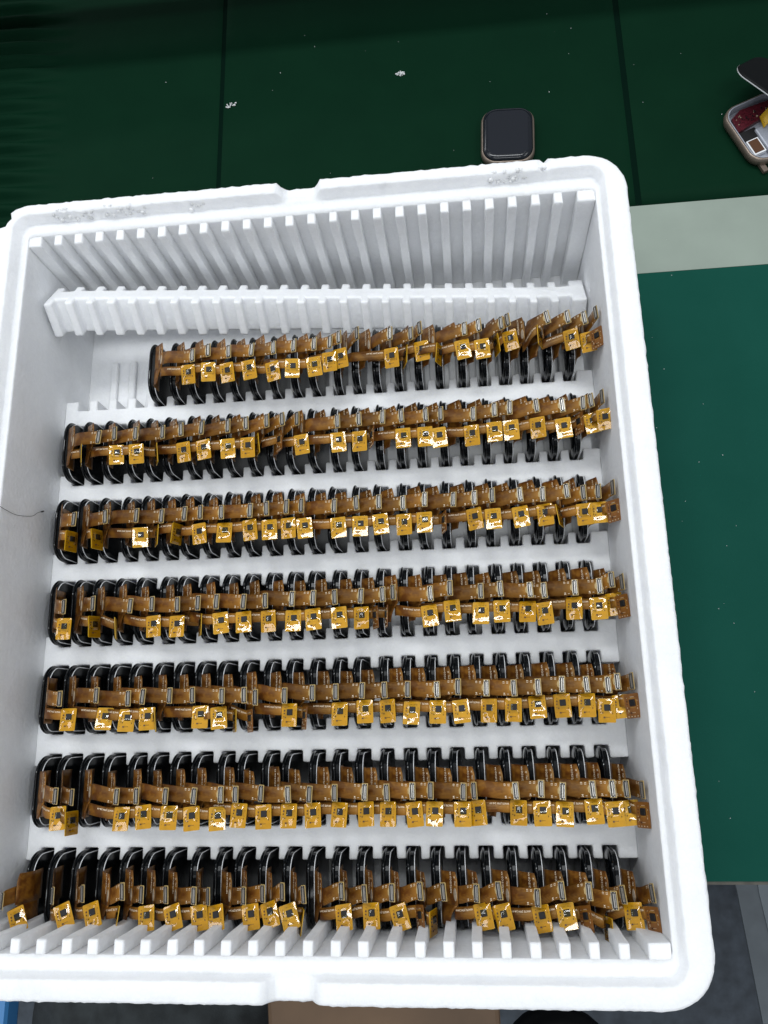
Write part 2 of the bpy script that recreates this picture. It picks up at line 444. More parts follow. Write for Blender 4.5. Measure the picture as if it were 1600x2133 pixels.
# per display: slot, connector x y z, chip board x y z (mm from the slot), seen width, state of the chip flap
UNITS = {
 1: [(4,29.2,-3.3,31,26.0,-12.4,27.5,6.0,'n'), (5,26.3,-0.8,31,25.5,-11.7,27.5,7.0,'g'), (6,26.1,-2.4,31,24.5,-12.8,27.5,7.0,'n'), (7,27.1,-2.3,31,24.9,-12.0,27.5,6.5,'n'), (8,27.4,-2.0,31,26.4,-13.8,27.5,7.5,'n'), (9,26.8,-1.5,31,25.3,-12.8,27.5,9.0,'G'), (10,26.3,-1.4,31,25.6,-12.7,27.5,6.5,'g'), (11,23.3,-0.9,31,22.3,-10.5,27.5,7.0,'n'), (12,16.5,1.5,31,16.7,-8.9,27.5,5.5,'n'), (13,14.7,3.0,31,32.2,-10.6,27.5,7.0,'n'), (14,20.5,1.6,31,27.9,-10.2,27.5,2.5,'d'), (15,19.9,0.7,31,25.2,-7.8,27.5,7.5,'n'), (16,13.2,3.5,31,22.4,-10.2,27.5,2.0,'d'), (17,24.8,1.3,31,23.5,-8.5,27.5,7.2,'g'), (18,20.7,2.8,31,22.0,-8.9,27.5,8.5,'g'), (19,20.8,3.1,31,17.9,-7.1,27.5,3.5,'d'), (20,12.6,4.6,31,13.7,-5.2,27.5,7.0,'n'), (21,21.2,4.6,31,17.1,-4.0,27.5,3.5,'d'), (22,20.0,4.0,31,21.6,-6.9,27.5,8.0,'n'), (23,16.9,2.8,31,18.4,-9.0,27.5,8.0,'n'), (24,10.3,1.7,37.5,10.1,-10.3,34.5,5.0,'b'), ],
 2: [(0,26.2,-1.6,31,15.1,-9.7,27.5,2.5,'d'), (1,23.4,-0.3,31,23.4,-10.8,27.5,6.8,'g'), (2,23.4,-0.8,31,22.8,-10.9,27.5,7.5,'g'), (3,26.6,-1.0,31,22.2,-11.5,27.5,2.5,'d'), (4,24.9,-0.2,31,25.5,-11.4,27.5,7.5,'n'), (5,24.5,0.1,31,24.7,-10.6,27.5,7.2,'n'), (6,27.0,0.3,31,26.1,-10.8,27.5,7.8,'g'), (7,25.1,1.2,31,25.2,-10.8,27.5,7.5,'n'), (8,24.6,1.9,31,18.7,-9.4,27.5,2.5,'d'), (9,21.2,2.3,31,18.8,-8.3,27.5,4.5,'b'), (10,17.6,2.1,31,19.2,-10.8,27.5,6.8,'n'), (11,27.0,-0.6,31,26.8,-10.7,27.5,7.0,'G'), (12,26.6,-0.2,31,26.2,-10.8,27.5,7.5,'n'), (13,27.2,0.2,31,21.0,-8.9,27.5,3.0,'b'), (14,25.3,0.2,31,25.6,-10.4,27.5,7.8,'g'), (15,26.2,-0.0,31,25.3,-10.3,27.5,7.5,'g'), (16,22.3,0.1,31,20.9,-11.2,27.5,7.5,'G'), (17,27.1,-1.0,31,25.9,-11.1,27.5,7.5,'n'), (18,26.2,0.6,31,25.7,-9.8,27.5,7.5,'g'), (19,22.3,1.3,31,22.6,-9.4,27.5,7.2,'g'), (20,24.1,1.5,31,24.3,-8.9,27.5,7.8,'n'), (21,25.2,0.9,31,25.5,-9.9,27.5,8.5,'G'), (22,24.0,1.5,31,21.6,-7.9,27.5,3.5,'b'), (23,16.4,2.6,31,16.7,-8.1,27.5,7.5,'g'), (24,9.8,2.3,35.5,10.1,-9.1,34.5,6.0,'n'), ],
 3: [(0,16.4,-0.8,31,13.3,-11.5,27.5,3.1,'d'), (1,21.6,-0.4,31,15.7,-11.1,27.5,1.8,'d'), (2,26.7,-0.5,31,27.7,-11.2,27.5,7.6,'G'), (3,28.5,-1.4,31,24.7,-10.6,27.5,4.0,'d'), (4,29.0,-0.7,31,23.6,-10.1,27.5,3.1,'d'), (5,25.7,-0.4,31,24.2,-10.6,27.5,5.3,'n'), (6,25.1,-0.9,31,25.7,-10.7,27.5,7.6,'g'), (7,28.4,-0.7,31,27.5,-9.9,27.5,6.7,'n'), (8,25.3,-0.1,31,26.0,-10.2,27.5,7.6,'g'), (9,24.0,0.3,31,24.2,-9.8,27.5,7.1,'n'), (10,20.1,0.5,31,21.0,-10.2,27.5,7.1,'g'), (11,25.2,-0.4,31,26.6,-10.7,27.5,6.0,'g'), (12,24.8,0.5,31,26.0,-10.5,27.5,7.5,'G'), (13,24.5,0.5,31,24.8,-9.9,27.5,7.0,'g'), (14,25.0,-0.6,31,24.9,-10.6,27.5,7.5,'n'), (15,24.2,0.7,31,23.5,-10.0,27.5,6.5,'g'), (16,26.8,-0.0,31,21.6,-10.3,27.5,2.5,'b'), (17,25.5,0.3,31,25.3,-9.4,27.5,7.5,'n'), (18,22.7,1.1,31,22.7,-9.8,27.5,8.0,'G'), (19,24.6,0.8,31,24.6,-9.4,27.5,7.8,'g'), (20,23.9,0.5,31,24.8,-8.9,27.5,8.5,'n'), (21,24.0,1.5,31,20.0,-9.7,27.5,2.5,'d'), (22,20.4,0.3,31,20.5,-9.6,27.5,8.0,'n'), (23,15.9,0.5,31,16.0,-9.1,27.5,6.5,'g'), (24,10.3,0.3,37.5,10.1,-10.2,34.5,5.5,'b'), ],
 4: [(0,14.9,-0.9,31,13.7,-11.5,27.5,4.9,'n'), (1,18.5,0.2,31,17.7,-10.9,27.5,2.7,'d'), (2,26.4,-1.6,31,17.7,-12.2,27.5,1.8,'d'), (3,26.0,-1.1,31,25.8,-11.7,27.5,6.7,'n'), (4,27.5,-1.8,31,26.2,-12.1,27.5,6.7,'n'), (5,26.4,-1.4,31,26.5,-11.8,27.5,2.7,'d'), (6,24.2,-1.1,31,25.4,-11.2,27.5,7.1,'g'), (7,26.3,-1.6,31,25.4,-11.1,27.5,6.7,'g'), (8,25.6,-1.5,31,26.3,-11.1,27.5,7.1,'n'), (9,27.3,-1.1,31,27.1,-11.3,27.5,7.1,'g'), (10,26.2,-1.0,31,25.5,-10.9,27.5,7.6,'g'), (11,25.3,-1.0,31,26.7,-10.5,27.5,7.0,'g'), (12,26.5,-0.9,31,26.1,-11.0,27.5,7.5,'n'), (13,25.5,-0.5,31,21.3,-11.0,27.5,3.5,'b'), (14,19.1,0.3,31,15.2,-10.7,27.5,2.0,'b'), (15,25.4,-0.9,31,24.6,-11.1,27.5,8.0,'g'), (16,23.3,1.3,31,23.9,-9.1,27.5,7.5,'g'), (17,26.3,-0.6,31,25.8,-10.7,27.5,8.0,'G'), (18,24.0,0.1,31,24.2,-10.1,27.5,7.5,'g'), (19,26.3,-0.9,31,24.7,-10.7,27.5,7.8,'g'), (20,21.3,-1.4,31,21.2,-11.8,27.5,7.5,'n'), (21,24.1,-0.6,31,23.4,-9.9,27.5,7.5,'n'), (22,23.9,-0.3,31,23.2,-10.3,27.5,8.0,'g'), (23,18.2,2.4,31,19.1,-8.6,27.5,8.0,'n'), (24,10.3,0.2,37.5,10.1,-10.5,34.5,4.5,'b'), ],
 5: [(0,16.7,-0.7,31,19.8,-10.6,27.5,5.3,'n'), (1,23.7,0.4,31,26.6,-10.6,27.5,8.0,'g'), (2,28.2,-1.3,31,26.4,-11.6,27.5,6.9,'g'), (3,23.9,-0.6,31,25.1,-11.0,27.5,6.7,'g'), (4,25.8,-0.5,31,17.6,-11.9,27.5,1.8,'d'), (5,25.5,-0.5,31,28.3,-10.7,27.5,6.9,'g'), (6,28.4,-1.2,31,26.0,-11.3,27.5,7.6,'g'), (7,27.7,-1.1,31,22.2,-12.7,27.5,3.6,'d'), (8,21.7,-2.3,31,18.2,-12.9,27.5,4.4,'b'), (9,24.2,-1.8,31,25.7,-10.7,27.5,7.1,'n'), (10,26.0,-0.8,31,21.4,-12.1,27.5,3.6,'b'), (11,25.6,-0.6,31,26.7,-10.7,27.5,6.0,'n'), (12,26.5,-0.3,31,27.2,-9.8,27.5,7.5,'g'), (13,25.5,-0.3,31,26.4,-9.8,27.5,7.5,'n'), (14,24.9,-0.3,31,26.0,-10.9,27.5,7.8,'g'), (15,26.9,-0.7,31,26.7,-10.7,27.5,8.0,'g'), (16,25.2,0.3,31,26.1,-10.7,27.5,8.0,'G'), (17,26.6,-0.5,31,27.2,-10.6,27.5,8.0,'n'), (18,27.6,-0.8,31,26.9,-10.5,27.5,8.0,'n'), (19,27.0,-0.6,31,26.4,-9.5,27.5,8.2,'g'), (20,26.3,0.3,31,26.2,-9.1,27.5,7.8,'n'), (21,25.8,0.0,31,25.6,-9.2,27.5,8.5,'n'), (22,23.8,-0.4,31,22.7,-11.7,27.5,8.5,'n'), (23,16.6,0.9,31,18.1,-10.0,27.5,7.0,'g'), (24,10.3,0.7,37.5,10.1,-9.9,34.5,5.5,'b'), ],
 6: [(0,18.6,-0.3,31,18.5,-10.6,27.5,4.5,'n'), (1,15.2,-0.9,31,13.6,-12.8,27.5,1.5,'d'), (2,25.5,-0.8,31,26.7,-11.1,27.5,6.0,'n'), (3,23.6,-0.7,31,25.9,-10.3,27.5,6.0,'n'), (4,26.1,-0.9,31,26.6,-10.8,27.5,6.5,'g'), (5,28.1,-1.0,31,26.1,-11.2,27.5,6.0,'n'), (6,29.3,-0.5,31,26.8,-11.3,27.5,6.2,'g'), (7,24.8,-0.5,31,25.4,-10.0,27.5,7.0,'n'), (8,25.3,-0.2,31,25.6,-10.7,27.5,6.0,'n'), (9,26.3,-0.7,31,25.9,-10.4,27.5,7.5,'n'), (10,24.8,-0.8,31,25.6,-10.2,27.5,8.0,'n'), (11,24.9,-0.3,31,26.3,-10.1,27.5,6.4,'n'), (12,27.1,-0.1,31,27.1,-9.9,27.5,7.7,'n'), (13,25.6,-0.4,31,25.6,-10.0,27.5,7.5,'n'), (14,25.7,0.0,31,26.2,-10.2,27.5,7.1,'n'), (15,22.5,0.2,31,23.6,-10.1,27.5,7.7,'g'), (16,25.6,-0.4,31,24.7,-10.3,27.5,7.7,'g'), (17,18.9,-0.1,31,20.1,-9.8,27.5,6.7,'n'), (18,25.7,-0.3,31,26.5,-9.9,27.5,8.0,'n'), (19,25.3,0.4,31,25.4,-10.3,27.5,7.7,'g'), (20,23.1,-0.7,31,23.6,-10.7,27.5,8.4,'g'), (21,24.7,-0.1,31,25.0,-9.7,27.5,8.4,'g'), (22,21.7,0.1,31,22.4,-10.8,27.5,8.0,'g'), (23,16.2,-0.0,31,17.7,-10.3,27.5,7.7,'g'), (24,10.3,-0.0,37.5,10.1,-10.5,34.5,4.5,'b'), ],
 7: [(0,-2.8,-0.6,31,3.2,-9.2,27.5,5.5,'n'), (1,9.8,1.7,31,13.8,-7.5,27.5,5.5,'n'), (2,12.4,2.6,31,15.8,-7.1,27.5,5.5,'n'), (3,19.6,3.5,31,15.9,-8.6,27.5,2.0,'d'), (4,17.2,2.3,31,18.4,-8.3,27.5,7.0,'n'), (5,17.1,2.2,31,19.4,-7.9,27.5,7.0,'n'), (6,18.5,1.8,31,20.1,-8.0,27.5,7.0,'n'), (7,13.7,1.5,31,16.1,-8.0,27.5,7.0,'n'), (8,18.4,1.8,31,20.7,-7.6,27.5,7.5,'n'), (9,15.5,2.7,31,18.0,-6.6,27.5,7.8,'n'), (10,12.9,3.5,31,15.3,-7.4,27.5,7.2,'g'), (11,10.9,2.4,31,9.1,-9.5,27.5,2.5,'d'), (12,16.4,3.8,31,16.7,-7.6,27.5,5.8,'n'), (13,15.1,2.7,31,17.4,-7.0,27.5,5.8,'n'), (14,15.6,3.2,31,18.6,-7.5,27.5,6.4,'n'), (15,16.5,3.8,31,15.9,-7.8,27.5,3.9,'b'), (16,15.2,3.5,31,9.9,-9.6,27.5,1.9,'d'), (17,17.9,3.0,31,20.5,-7.0,27.5,7.7,'n'), (18,16.1,4.0,31,17.6,-7.3,27.5,6.4,'n'), (19,20.8,1.2,31,22.4,-7.8,27.5,7.7,'n'), (20,19.7,4.1,31,21.3,-6.9,27.5,8.4,'g'), (21,19.6,3.8,31,18.0,-8.0,27.5,4.5,'b'), (22,18.4,0.2,31,15.6,-12.4,27.5,2.6,'d'), (23,10.8,2.5,31,15.0,-6.6,27.5,7.1,'n'), (24,10.3,4.3,37.5,10.1,-6.8,34.5,4.5,'b'), ],
}

# ---------------------------------------------------------------- layout constants (mm, z = 0 on the divider tops)
PITCH, SP, X0, SLOTL = 45.0, 11.497, -176.8, 35.3
ZR, ZL = 53.6, 60.6           # ledge and raised lip of the rim
TAB = -42.0                   # table top
FL = -26.0                    # slot floor
WX0, WX1 = -187.6, 111.6      # inner faces of the side walls
SW = 7.0                      # slot width


# ---------------------------------------------------------------- setting: table, mats, floor
def slab(name, x0, x1, y0, y1, z0, z1, mat, **kw):
    o = MB().box(x0, x1, y0, y1, z0, z1).obj(name, mat)
    return tag(o, kind='structure', **kw)


top = slab('table', -420, 760, -304.5, 1100, TAB - 30, TAB - 1.2, M['tableedge'])
slab('table_mat', -420, 760, -302.8, 41.0, TAB - 1.196, TAB, M['tealmat'])
slab('table_strip', -420, 760, 41.3, 88.8, TAB - 1.196, TAB - 0.1, M['beige'])


def mat_sheet(name, x0, x1, y0, y1, folds=False):
    nx, ny = 110, 340 if folds else 60
    v, f = [], []
    for j in range(ny + 1):
        for i in range(nx + 1):
            x = x0 + (x1 - x0) * i / nx
            y = y0 + (y1 - y0) * j / ny
            z = TAB + 0.15 + 0.5 * (noise.noise(Vector((x * .012, y * .012, 3))) )
            if folds:      # the free edge at the left is ruffled
                e = min(1.0, max(0.0, (-228 - x) / 40.0))
                z += 3.0 * e * (math.sin(y * 0.50 + 0.6 * math.sin(y * .07) + x * .02) + 0.8)
            # rolled shoulder along each long seam
            for s in (x0, x1):
                d = abs(x - s)
                if d < 4: z -= (4 - d) ** 2 * .05
            v.append((x, y, z))
    for j in range(ny):
        for i in range(nx):
            a = j * (nx + 1) + i
            f.append((a, a + 1, a + nx + 2, a + nx + 1))
    b = len(v)
    # skirt so the sheet has thickness
    v += [(x0, y0, TAB - 1.15), (x1, y0, TAB - 1.15), (x1, y1, TAB - 1.15), (x0, y1, TAB - 1.15)]
    f.append(tuple([b, b + 1] + [i for i in range(nx, -1, -1)]))
    return tag(mesh_obj(name, v, f, M['topmat'], smooth=True), kind='structure')


slab('mat_underlay', -420, 760, 89.0, 1100, TAB - 1.196, TAB - 0.9, M['seam'])  # dark green layer showing in the gaps between the mat sheets
mat_sheet('table_mat_sheet', -420, -118.0, 89.2, 700, True)
mat_sheet('table_mat_sheet', -115.0, 155.4, 89.2, 700)
mat_sheet('table_mat_sheet', 159.2, 760, 89.2, 700)

slab('floor', -3000, 3000, -3000, 3000, -760, -750, M['floor'])


def prism(name, pts, z0, z1, mat, **kw):
    n = len(pts)
    v = [(x, y, z0) for x, y in pts] + [(x, y, z1) for x, y in pts]
    f = [tuple(reversed(range(n))), tuple(range(n, 2 * n))] + [(i, (i + 1) % n, n + (i + 1) % n, n + i) for i in range(n)]
    return mesh_obj(name, v, f, mat, **kw)


# grey step and pale step of the plinth standing beside the table, just above the floor
o = prism('floor_stripe', [(266.9, -376), (275, -480), (288.7 + 6, -480), (289, -409), (285.1, -376), (284, -330), (262, -330)], -404, -400, M['stripe'])
tag(o, kind='structure')
o = prism('floor_stripe', [(285.3, -376), (289.2, -409), (296, -480), (700, -480), (700, -330), (284.2, -330)], -403, -399, M['stripe2'])
tag(o, kind='structure')

# dark trousers, brown board, dark round foot and blue strip seen under the front of the tray
def lumpy(name, x0, x1, y0, y1, z, h, mat, seed):
    nx, ny = 60, 40
    v, f = [], []
    for j in range(ny + 1):
        for i in range(nx + 1):
            x = x0 + (x1 - x0) * i / nx
            y = y0 + (y1 - y0) * j / ny
            r = math.sin(math.pi * i / nx) ** .5
            zz = z - h + h * r + 7 * noise.noise(Vector((x * .03, y * .03, seed))) + 3 * noise.noise(Vector((x * .1, y * .06, seed)))
            v.append((x, y, zz))
    for j in range(ny):
        for i in range(nx):
            a = j * (nx + 1) + i
            f.append((a, a + 1, a + nx + 2, a + nx + 1))
    n = len(v)
    v2 = [(x, y, zz - 60 if True else 0) for x, y, zz in v]
    v += v2
    f += [tuple(reversed([n + q for q in qq])) for qq in f[:]]
    ring = [i for i in range(nx + 1)] + [j * (nx + 1) + nx for j in range(1, ny + 1)] + [ny * (nx + 1) + i for i in range(nx - 1, -1, -1)] + [j * (nx + 1) for j in range(ny - 1, 0, -1)]
    for a, b in zip(ring, ring[1:] + ring[:1]):
        f.append((b, a, n + a, n + b))
    return mesh_obj(name, v, f, mat, smooth=True)


o = lumpy('dark_cloth', -276, -92, -520, -345, -150, 40, M['denim'], 2.0)
tag(o, 'dark mottled trouser cloth below the left half of the tray front edge', 'cloth')
o = prism('brown_board', [(-92, -530), (48.5, -530), (45.5, -345), (-104, -345)], -162, -150, M['brown'])
bevel(o, 3)
tag(o, 'plain brown board just below the middle of the tray front edge', 'board')
o = MB().box(-420, -276, -560, -350, -170, -150).obj('blue_panel', M['blue'])
bevel(o, 4)
tag(o, 'blue panel edge showing at the bottom left corner under the tray', 'panel')
v, f = loft([[(99 + r * math.cos(a * math.pi / 16), -520 + r * math.sin(a * math.pi / 16), z) for a in range(32)] for r, z in ((30, -420), (46, -417), (52, -405), (50, -392), (38, -386))], True, True)
o = mesh_obj('caster_wheel', v, f, M['rubber'], smooth=True)
tag(o, 'black round foot on the dark floor below the tray front edge', 'caster')


# unseen rail, added out of view to shade the back of the mat
o = MB().box(-620, 560, -24, 24, 10, 34).obj('shade_rail', M['tableedge'])
o.location = (0, 277 * MM, 0)
o.rotation_euler = (0, 0, math.radians(-.4))
tag(o, kind='structure')

# ---------------------------------------------------------------- foam tray
tray = empty('foam_tray', (0, 0, 0))
tag(tray, 'white foam packing tray with slotted divider bars holding rows of watch displays', 'tray')


def nz(x, y, z, s, k=0.0):
    return noise.noise(Vector((x * s, y * s, z * s + k)))


def rim_shell():
    NS, NC = 150, 10
    prof = [  # bounds x0,x1,y0,y1, corner r, z, tag
        (-196, 118, -322, 42, 14, TAB, ''),
        (-200.5, 122.5, -327, 46.5, 18, TAB + 3, ''),
        (-203.2, 125.6, -329.8, 49.4, 19, 40, 'o'),
        (-203.6, 126.0, -330.2, 49.8, 20, 58.6, 'L'),
        (-203.1, 125.5, -329.7, 49.3, 19.5, 60.1, 'L'),
        (-202.0, 124.4, -328.6, 48.2, 18.5, 60.6, 'L'),
        (-197.5, 120.0, -324.8, 45.9, 13, 60.6, 'L'),
        (-193.6, 116.1, -321.9, 43.7, 8.5, 60.6, 'L'),
        (-192.8, 115.3, -321.3, 43.1, 8, 60.0, 'L'),
        (-191.2, 113.9, -320.5, 41.9, 6.5, 54.3, 'r'),
        (-190.6, 113.4, -320.1, 41.3, 6, ZR, 'r'),
        (-188.3, 112.2, -317.0, 37.6, 4, ZR, 'l'),
        (WX0, WX1, -314.0, 34.3, 3, ZR - .25, 'l'),
        (WX0, WX1, -314.0, 34.3, 3, ZR - 1.2, 'l'),
        (WX0, WX1, -314.0, 34.3, 3, 30, 'w'),
        (WX0, WX1, -314.0, 34.3, 3, 8, 'w'),
        (WX0, WX1, -314.0, 34.3, 3, FL, 'w'),
    ]
    loops = []
    for (x0, x1, y0, y1, r, z, t) in prof:
        lp = []
        for (x, y) in rrect(x0, x1, y0, y1, r, NC, NS):
            zz = z
            if t == 'L' and (y > 38 or y < -317):     # finger notch in the middle of both long lips
                d = abs(x + 38.8)
                k = min(1.0, max(0.0, (12.4 - d) / 5.2))
                k = k * k * (3 - 2 * k)
                zz -= k * 6.2 * (1 if z > 59 else .9)
                if y > 38 and 85.0 < x < 88.6: zz -= 2.6     # nick
                if y > 30 and x < -196.5: zz -= 5.0
            # moulded bead relief
            a = {'o': .25, 'L': .42, 'r': .28, 'l': .18, 'w': .22, '': 0}[t]
            dx = nz(x, y, z, .42) * a
            dy = nz(x, y, z, .42, 37) * a
            dz = nz(x, y, z, .35, 91) * a * .8
            if t == 'L' and y > 38:
                dy += abs(nz(x, y, 0, .62, 11)) * .9 - .25
            if t in 'Lr' and t and y > 38:          # torn inner lip at the back
                for c0, c1, am in ((-172, -118, .7), (-97, -88, .6), (55, 90, .7)):
                    if c0 < x < c1 and z > 54 and y < 47:
                        e = min(1, (x - c0) / 6, (c1 - x) / 6)
                        q = nz(x, y, z, .33, 7)
                        dy -= e * am * max(0, q + .35) * 1.3
                        dz -= e * am * max(0, nz(x, y, z, .25, 17) + .1) * 1.4
            lp.append((x + dx, y + dy, zz + dz))
        loops.append(lp)
    v, f = loft(loops)
    return mesh_obj('tray_wall', v, f, M['foam'], tray, smooth=True)


rim_shell()
MB().box(WX0 - 6, WX1 + 6, -318, 38, TAB + .6, FL).obj('tray_floor', M['foam'], tray)


def comb_outline(ya, yb, up, dn, x0=WX0, x1=WX1):
    """bar between ya (bottom) and yb (top) with teeth dn below / up above"""
    edges = [x0]
    for i in range(25):
        c = X0 + SP * i
        edges += [c - SW / 2, c + SW / 2]
    edges.append(x1)

    def side(y, dy):
        pts = []
        for k in range(0, len(edges), 2):
            a, b = edges[k], edges[k + 1]
            last = (k + 2 >= len(edges))
            sgn = dy
            j = lambda: rnd.uniform(-.25, .25)
            pts.append((a + (j() if k else 0), y + sgn + j()))
            pts.append((b + (0 if last else j()), y + sgn + j()))
            if not last:
                pts.append((b + j() * .6, y))
                pts.append((edges[k + 2] + j() * .6, y))
        return pts
    lo = side(ya, -dn) if dn else [(x0, ya), (x1, ya)]
    hi = side(yb, up) if up else [(x0, yb), (x1, yb)]
    return lo + hi[::-1]


for r in range(1, 7):
    yb, ya = -r * PITCH, -r * PITCH - (PITCH - SLOTL)
    o = prism('divider_bar', comb_outline(ya, yb, 5.8, 5.8), FL, rnd.uniform(-.15, .15), M['foam'], parent=tray)
    bevel(o, 0.8, 3)

# the rearmost divider has worked loose: its left end is lifted and leans back
o = prism('divider_bar', comb_outline(-10.7, 0, 5.8, 5.8, WX0 + 2.5, WX1 - 1), -20.0, 0, M['foam'], parent=tray)
me = o.data
for vv in me.vertices:
    x, y, z = [c / MM for c in vv.co]
    k = min(1.0, max(0.0, (x + 171.0) / 264.0))
    ph = math.radians(37 - 5 * k)
    ty, tz = 20.3 - 4.0 * k, 25.0 - 26.0 * k          # back top tip of the teeth
    dy, dz = y - 5.8, z
    ny, nz_ = dy * math.cos(ph) - dz * -math.sin(ph), -dy * math.sin(ph) + dz * math.cos(ph)
    vv.co = (x * MM, (ty + ny) * MM, (tz + nz_) * MM)
bevel(o, 1.1, 3)
for k in range(24):
    c = X0 + SP * (k + .5)
    bevel(MB().box(c - 2.1, c + 2.1, -38.9, -4, FL, FL + 3.2).obj('floor_rib', M['foam'], tray), 1.0, 2)

# upright ribs of the long walls: everything between two slots
for (yb, yt) in ((28.3, 34.45), (-314.15, -308.1)):
    e = [WX0 + .15]
    for i in range(25):
        c = X0 + SP * i
        e += [c - SW / 2, c + SW / 2]
    e.append(WX1 - .15)
    for k in range(0, len(e), 2):
        a, b = e[k] + rnd.uniform(-.15, .15) * (k > 0), e[k + 1] + rnd.uniform(-.15, .15) * (k + 2 < len(e))
        q = MB()
        nzs = 7
        lps = []
        zt = ZR - .15 + rnd.uniform(-.12, .05)
        zs = [FL, -5, 12, 28, 42, zt - 1.2, zt - .5, zt]
        for z in zs:
            lp = []
            ins = 0.55 if z == zt else (0.12 if z == zt - .5 else 0)
            for (x, y) in ((a + ins, yb), (b - ins, yb), (b - ins, yt), (a + ins, yt)):
                if (y == yb) == (yb > 0):     # the free end, towards the well
                    y += (ins if yb > 0 else -ins) + nz(x, y, z, .23) * .5
                lp.append((x + nz(x, y, z, .3, 5) * .25, y, z))
            lps.append(lp)
        v, f = loft(lps, False, True)
        o = bevel(mesh_obj('rib', v, f, M['foam'], tray), 1.3, 3, 50)

# broken-off beads along the back lip: uncountable
def blobs(pts, name, parent, mat, seed=3):
    q = MB()
    rr = random.Random(seed)
    for (x, y, z, s) in pts:
        lat, lon = 4, 6
        vv = [(x, y, z - s)]
        for a in range(1, lat):
            for b in range(lon):
                th, ph = math.pi * a / lat, 2 * math.pi * b / lon
                k = s * rr.uniform(.8, 1.15)
                vv.append((x + k * math.sin(th) * math.cos(ph) * 1.1, y + k * math.sin(th) * math.sin(ph), z - k * math.cos(th)))
        vv.append((x, y, z + s))
        ff = []
        for b in range(lon):
            ff.append((0, 1 + (b + 1) % lon, 1 + b))
            for a in range(lat - 2):
                p = 1 + a * lon
                ff.append((p + b, p + (b + 1) % lon, p + lon + (b + 1) % lon, p + lon + b))
            p = 1 + (lat - 2) * lon
            ff.append((p + b, p + (b + 1) % lon, len(vv) - 1))
        q.add(vv, ff)
    return q.obj(name, mat, parent, smooth=True)


pts = []
for _ in range(90):
    c0, c1 = rnd.choice([(-172, -120), (-172, -120), (-172, -120), (-98, -88), (58, 88), (58, 88)])
    x = rnd.uniform(c0, c1)
    t = rnd.random()
    pts.append((x, 41.9 + 2.6 * t + rnd.uniform(-.5, .5), 55.0 + 5.4 * t, rnd.uniform(.8, 1.5)))
o = blobs(pts, 'bead_crumbs', tray, M['foam'])
tag(o, kind='stuff')


# ---------------------------------------------------------------- watch displays
def glass_mesh():
    def ring(ins, x, r):
        return [(x, a, b) for a, b in rrect(-17.3 + ins, 17.3 - ins, 0 + ins, 41.2 - ins, max(1.5, r), 7, 1)]
    v, f = loft([ring(2.6, 2.35, 8.2), ring(.9, 2.3, 9.4), ring(0.15, 1.9, 9.9), ring(0, 1.5, 10), ring(.35, .9, 9.7), ring(1.3, .35, 9.0), ring(3.2, .05, 7.5)], True, True)
    return mesh_obj('cover_glass', v, f, M['glass'], smooth=True, link=False).data


def panel_mesh():
    def ring(ins, x, r):
        return [(x, a, b) for a, b in rrect(-17.3 + ins, 17.3 - ins, 0 + ins, 41.2 - ins, max(1.5, r), 7, 1)]
    v, f = loft([ring(1.2, 2.36, 8.9), ring(1.2, 3.9, 8.9), ring(1.7, 4.2, 8.5), ring(3.0, 4.2, 7.4)], False, True)
    return mesh_obj('display_panel', v, f, M['panel'], smooth=False, link=False).data


def edge_mesh():
    def ring(ins, x, r):
        return [(x, a, b) for a, b in rrect(-17.3 + ins, 17.3 - ins, 0 + ins, 41.2 - ins, max(1.5, r), 9, 1)]
    v, f = loft([ring(1.6, 4.0, 8.5), ring(1.14, 4.05, 9.0), ring(1.14, 4.3, 9.0), ring(1.42, 4.36, 8.8), ring(1.6, 4.15, 8.5)])
    return mesh_obj('panel_edge', v, f, M['edge'], smooth=True, link=False).data


def connector_mesh():
    q = MB()
    q.add([(-1.9, -4.4, 0), (1.7, -4.4, 0), (1.9, -4.2, 0), (1.9, 4.2, 0), (1.7, 4.4, 0), (-1.9, 4.4, 0), (-1.9, 2.4, 0), (-2.6, 1.6, 0), (-3.0, .8, 0), (-2.9, -1.0, 0), (-1.9, -2.0, 0)] +
          [(-1.9, -4.4, .22), (1.7, -4.4, .22), (1.9, -4.2, .22), (1.9, 4.2, .22), (1.7, 4.4, .22), (-1.9, 4.4, .22), (-1.9, 2.4, .22), (-2.6, 1.6, .22), (-3.0, .8, .22), (-2.9, -1.0, .22), (-1.9, -2.0, .22)],
          [tuple(range(11, 22)), tuple(reversed(range(11)))] + [(i, (i + 1) % 11, 11 + (i + 1) % 11, 11 + i) for i in range(11)], 0)
    q.box(-1.35, 1.35, -3.85, 3.85, .22, .55, 1)
    q.box(-1.25, -1.0, -3.75, 3.75, .55, .95, 1).box(1.0, 1.25, -3.75, 3.75, .55, .95, 1)
    q.box(-.20, .20, -3.2, 3.2, .55, .85, 2)
    q.box(-1.1, 1.1, -3.95, -3.45, .22, 1.0, 1).box(-1.1, 1.1, 3.45, 3.95, .22, 1.0, 1)
    for k in range(12):
        y = -2.95 + k * .536
        q.box(-1.5, -1.0, y - .11, y + .11, .95, 1.0, 2).box(.75, 1.5, y - .13, y + .13, .95, 1.0, 2)
    for sx in (-.9, .9):
        for sy in (-3.7, 3.7):
            q.box(sx - .2, sx + .2, sy - .2, sy + .2, 1.0, 1.1, 2)
    return q.obj('connector', [M['stiff'], M['plast'], M['pin']], link=False).data


BW, BH = 7.7, 10.6


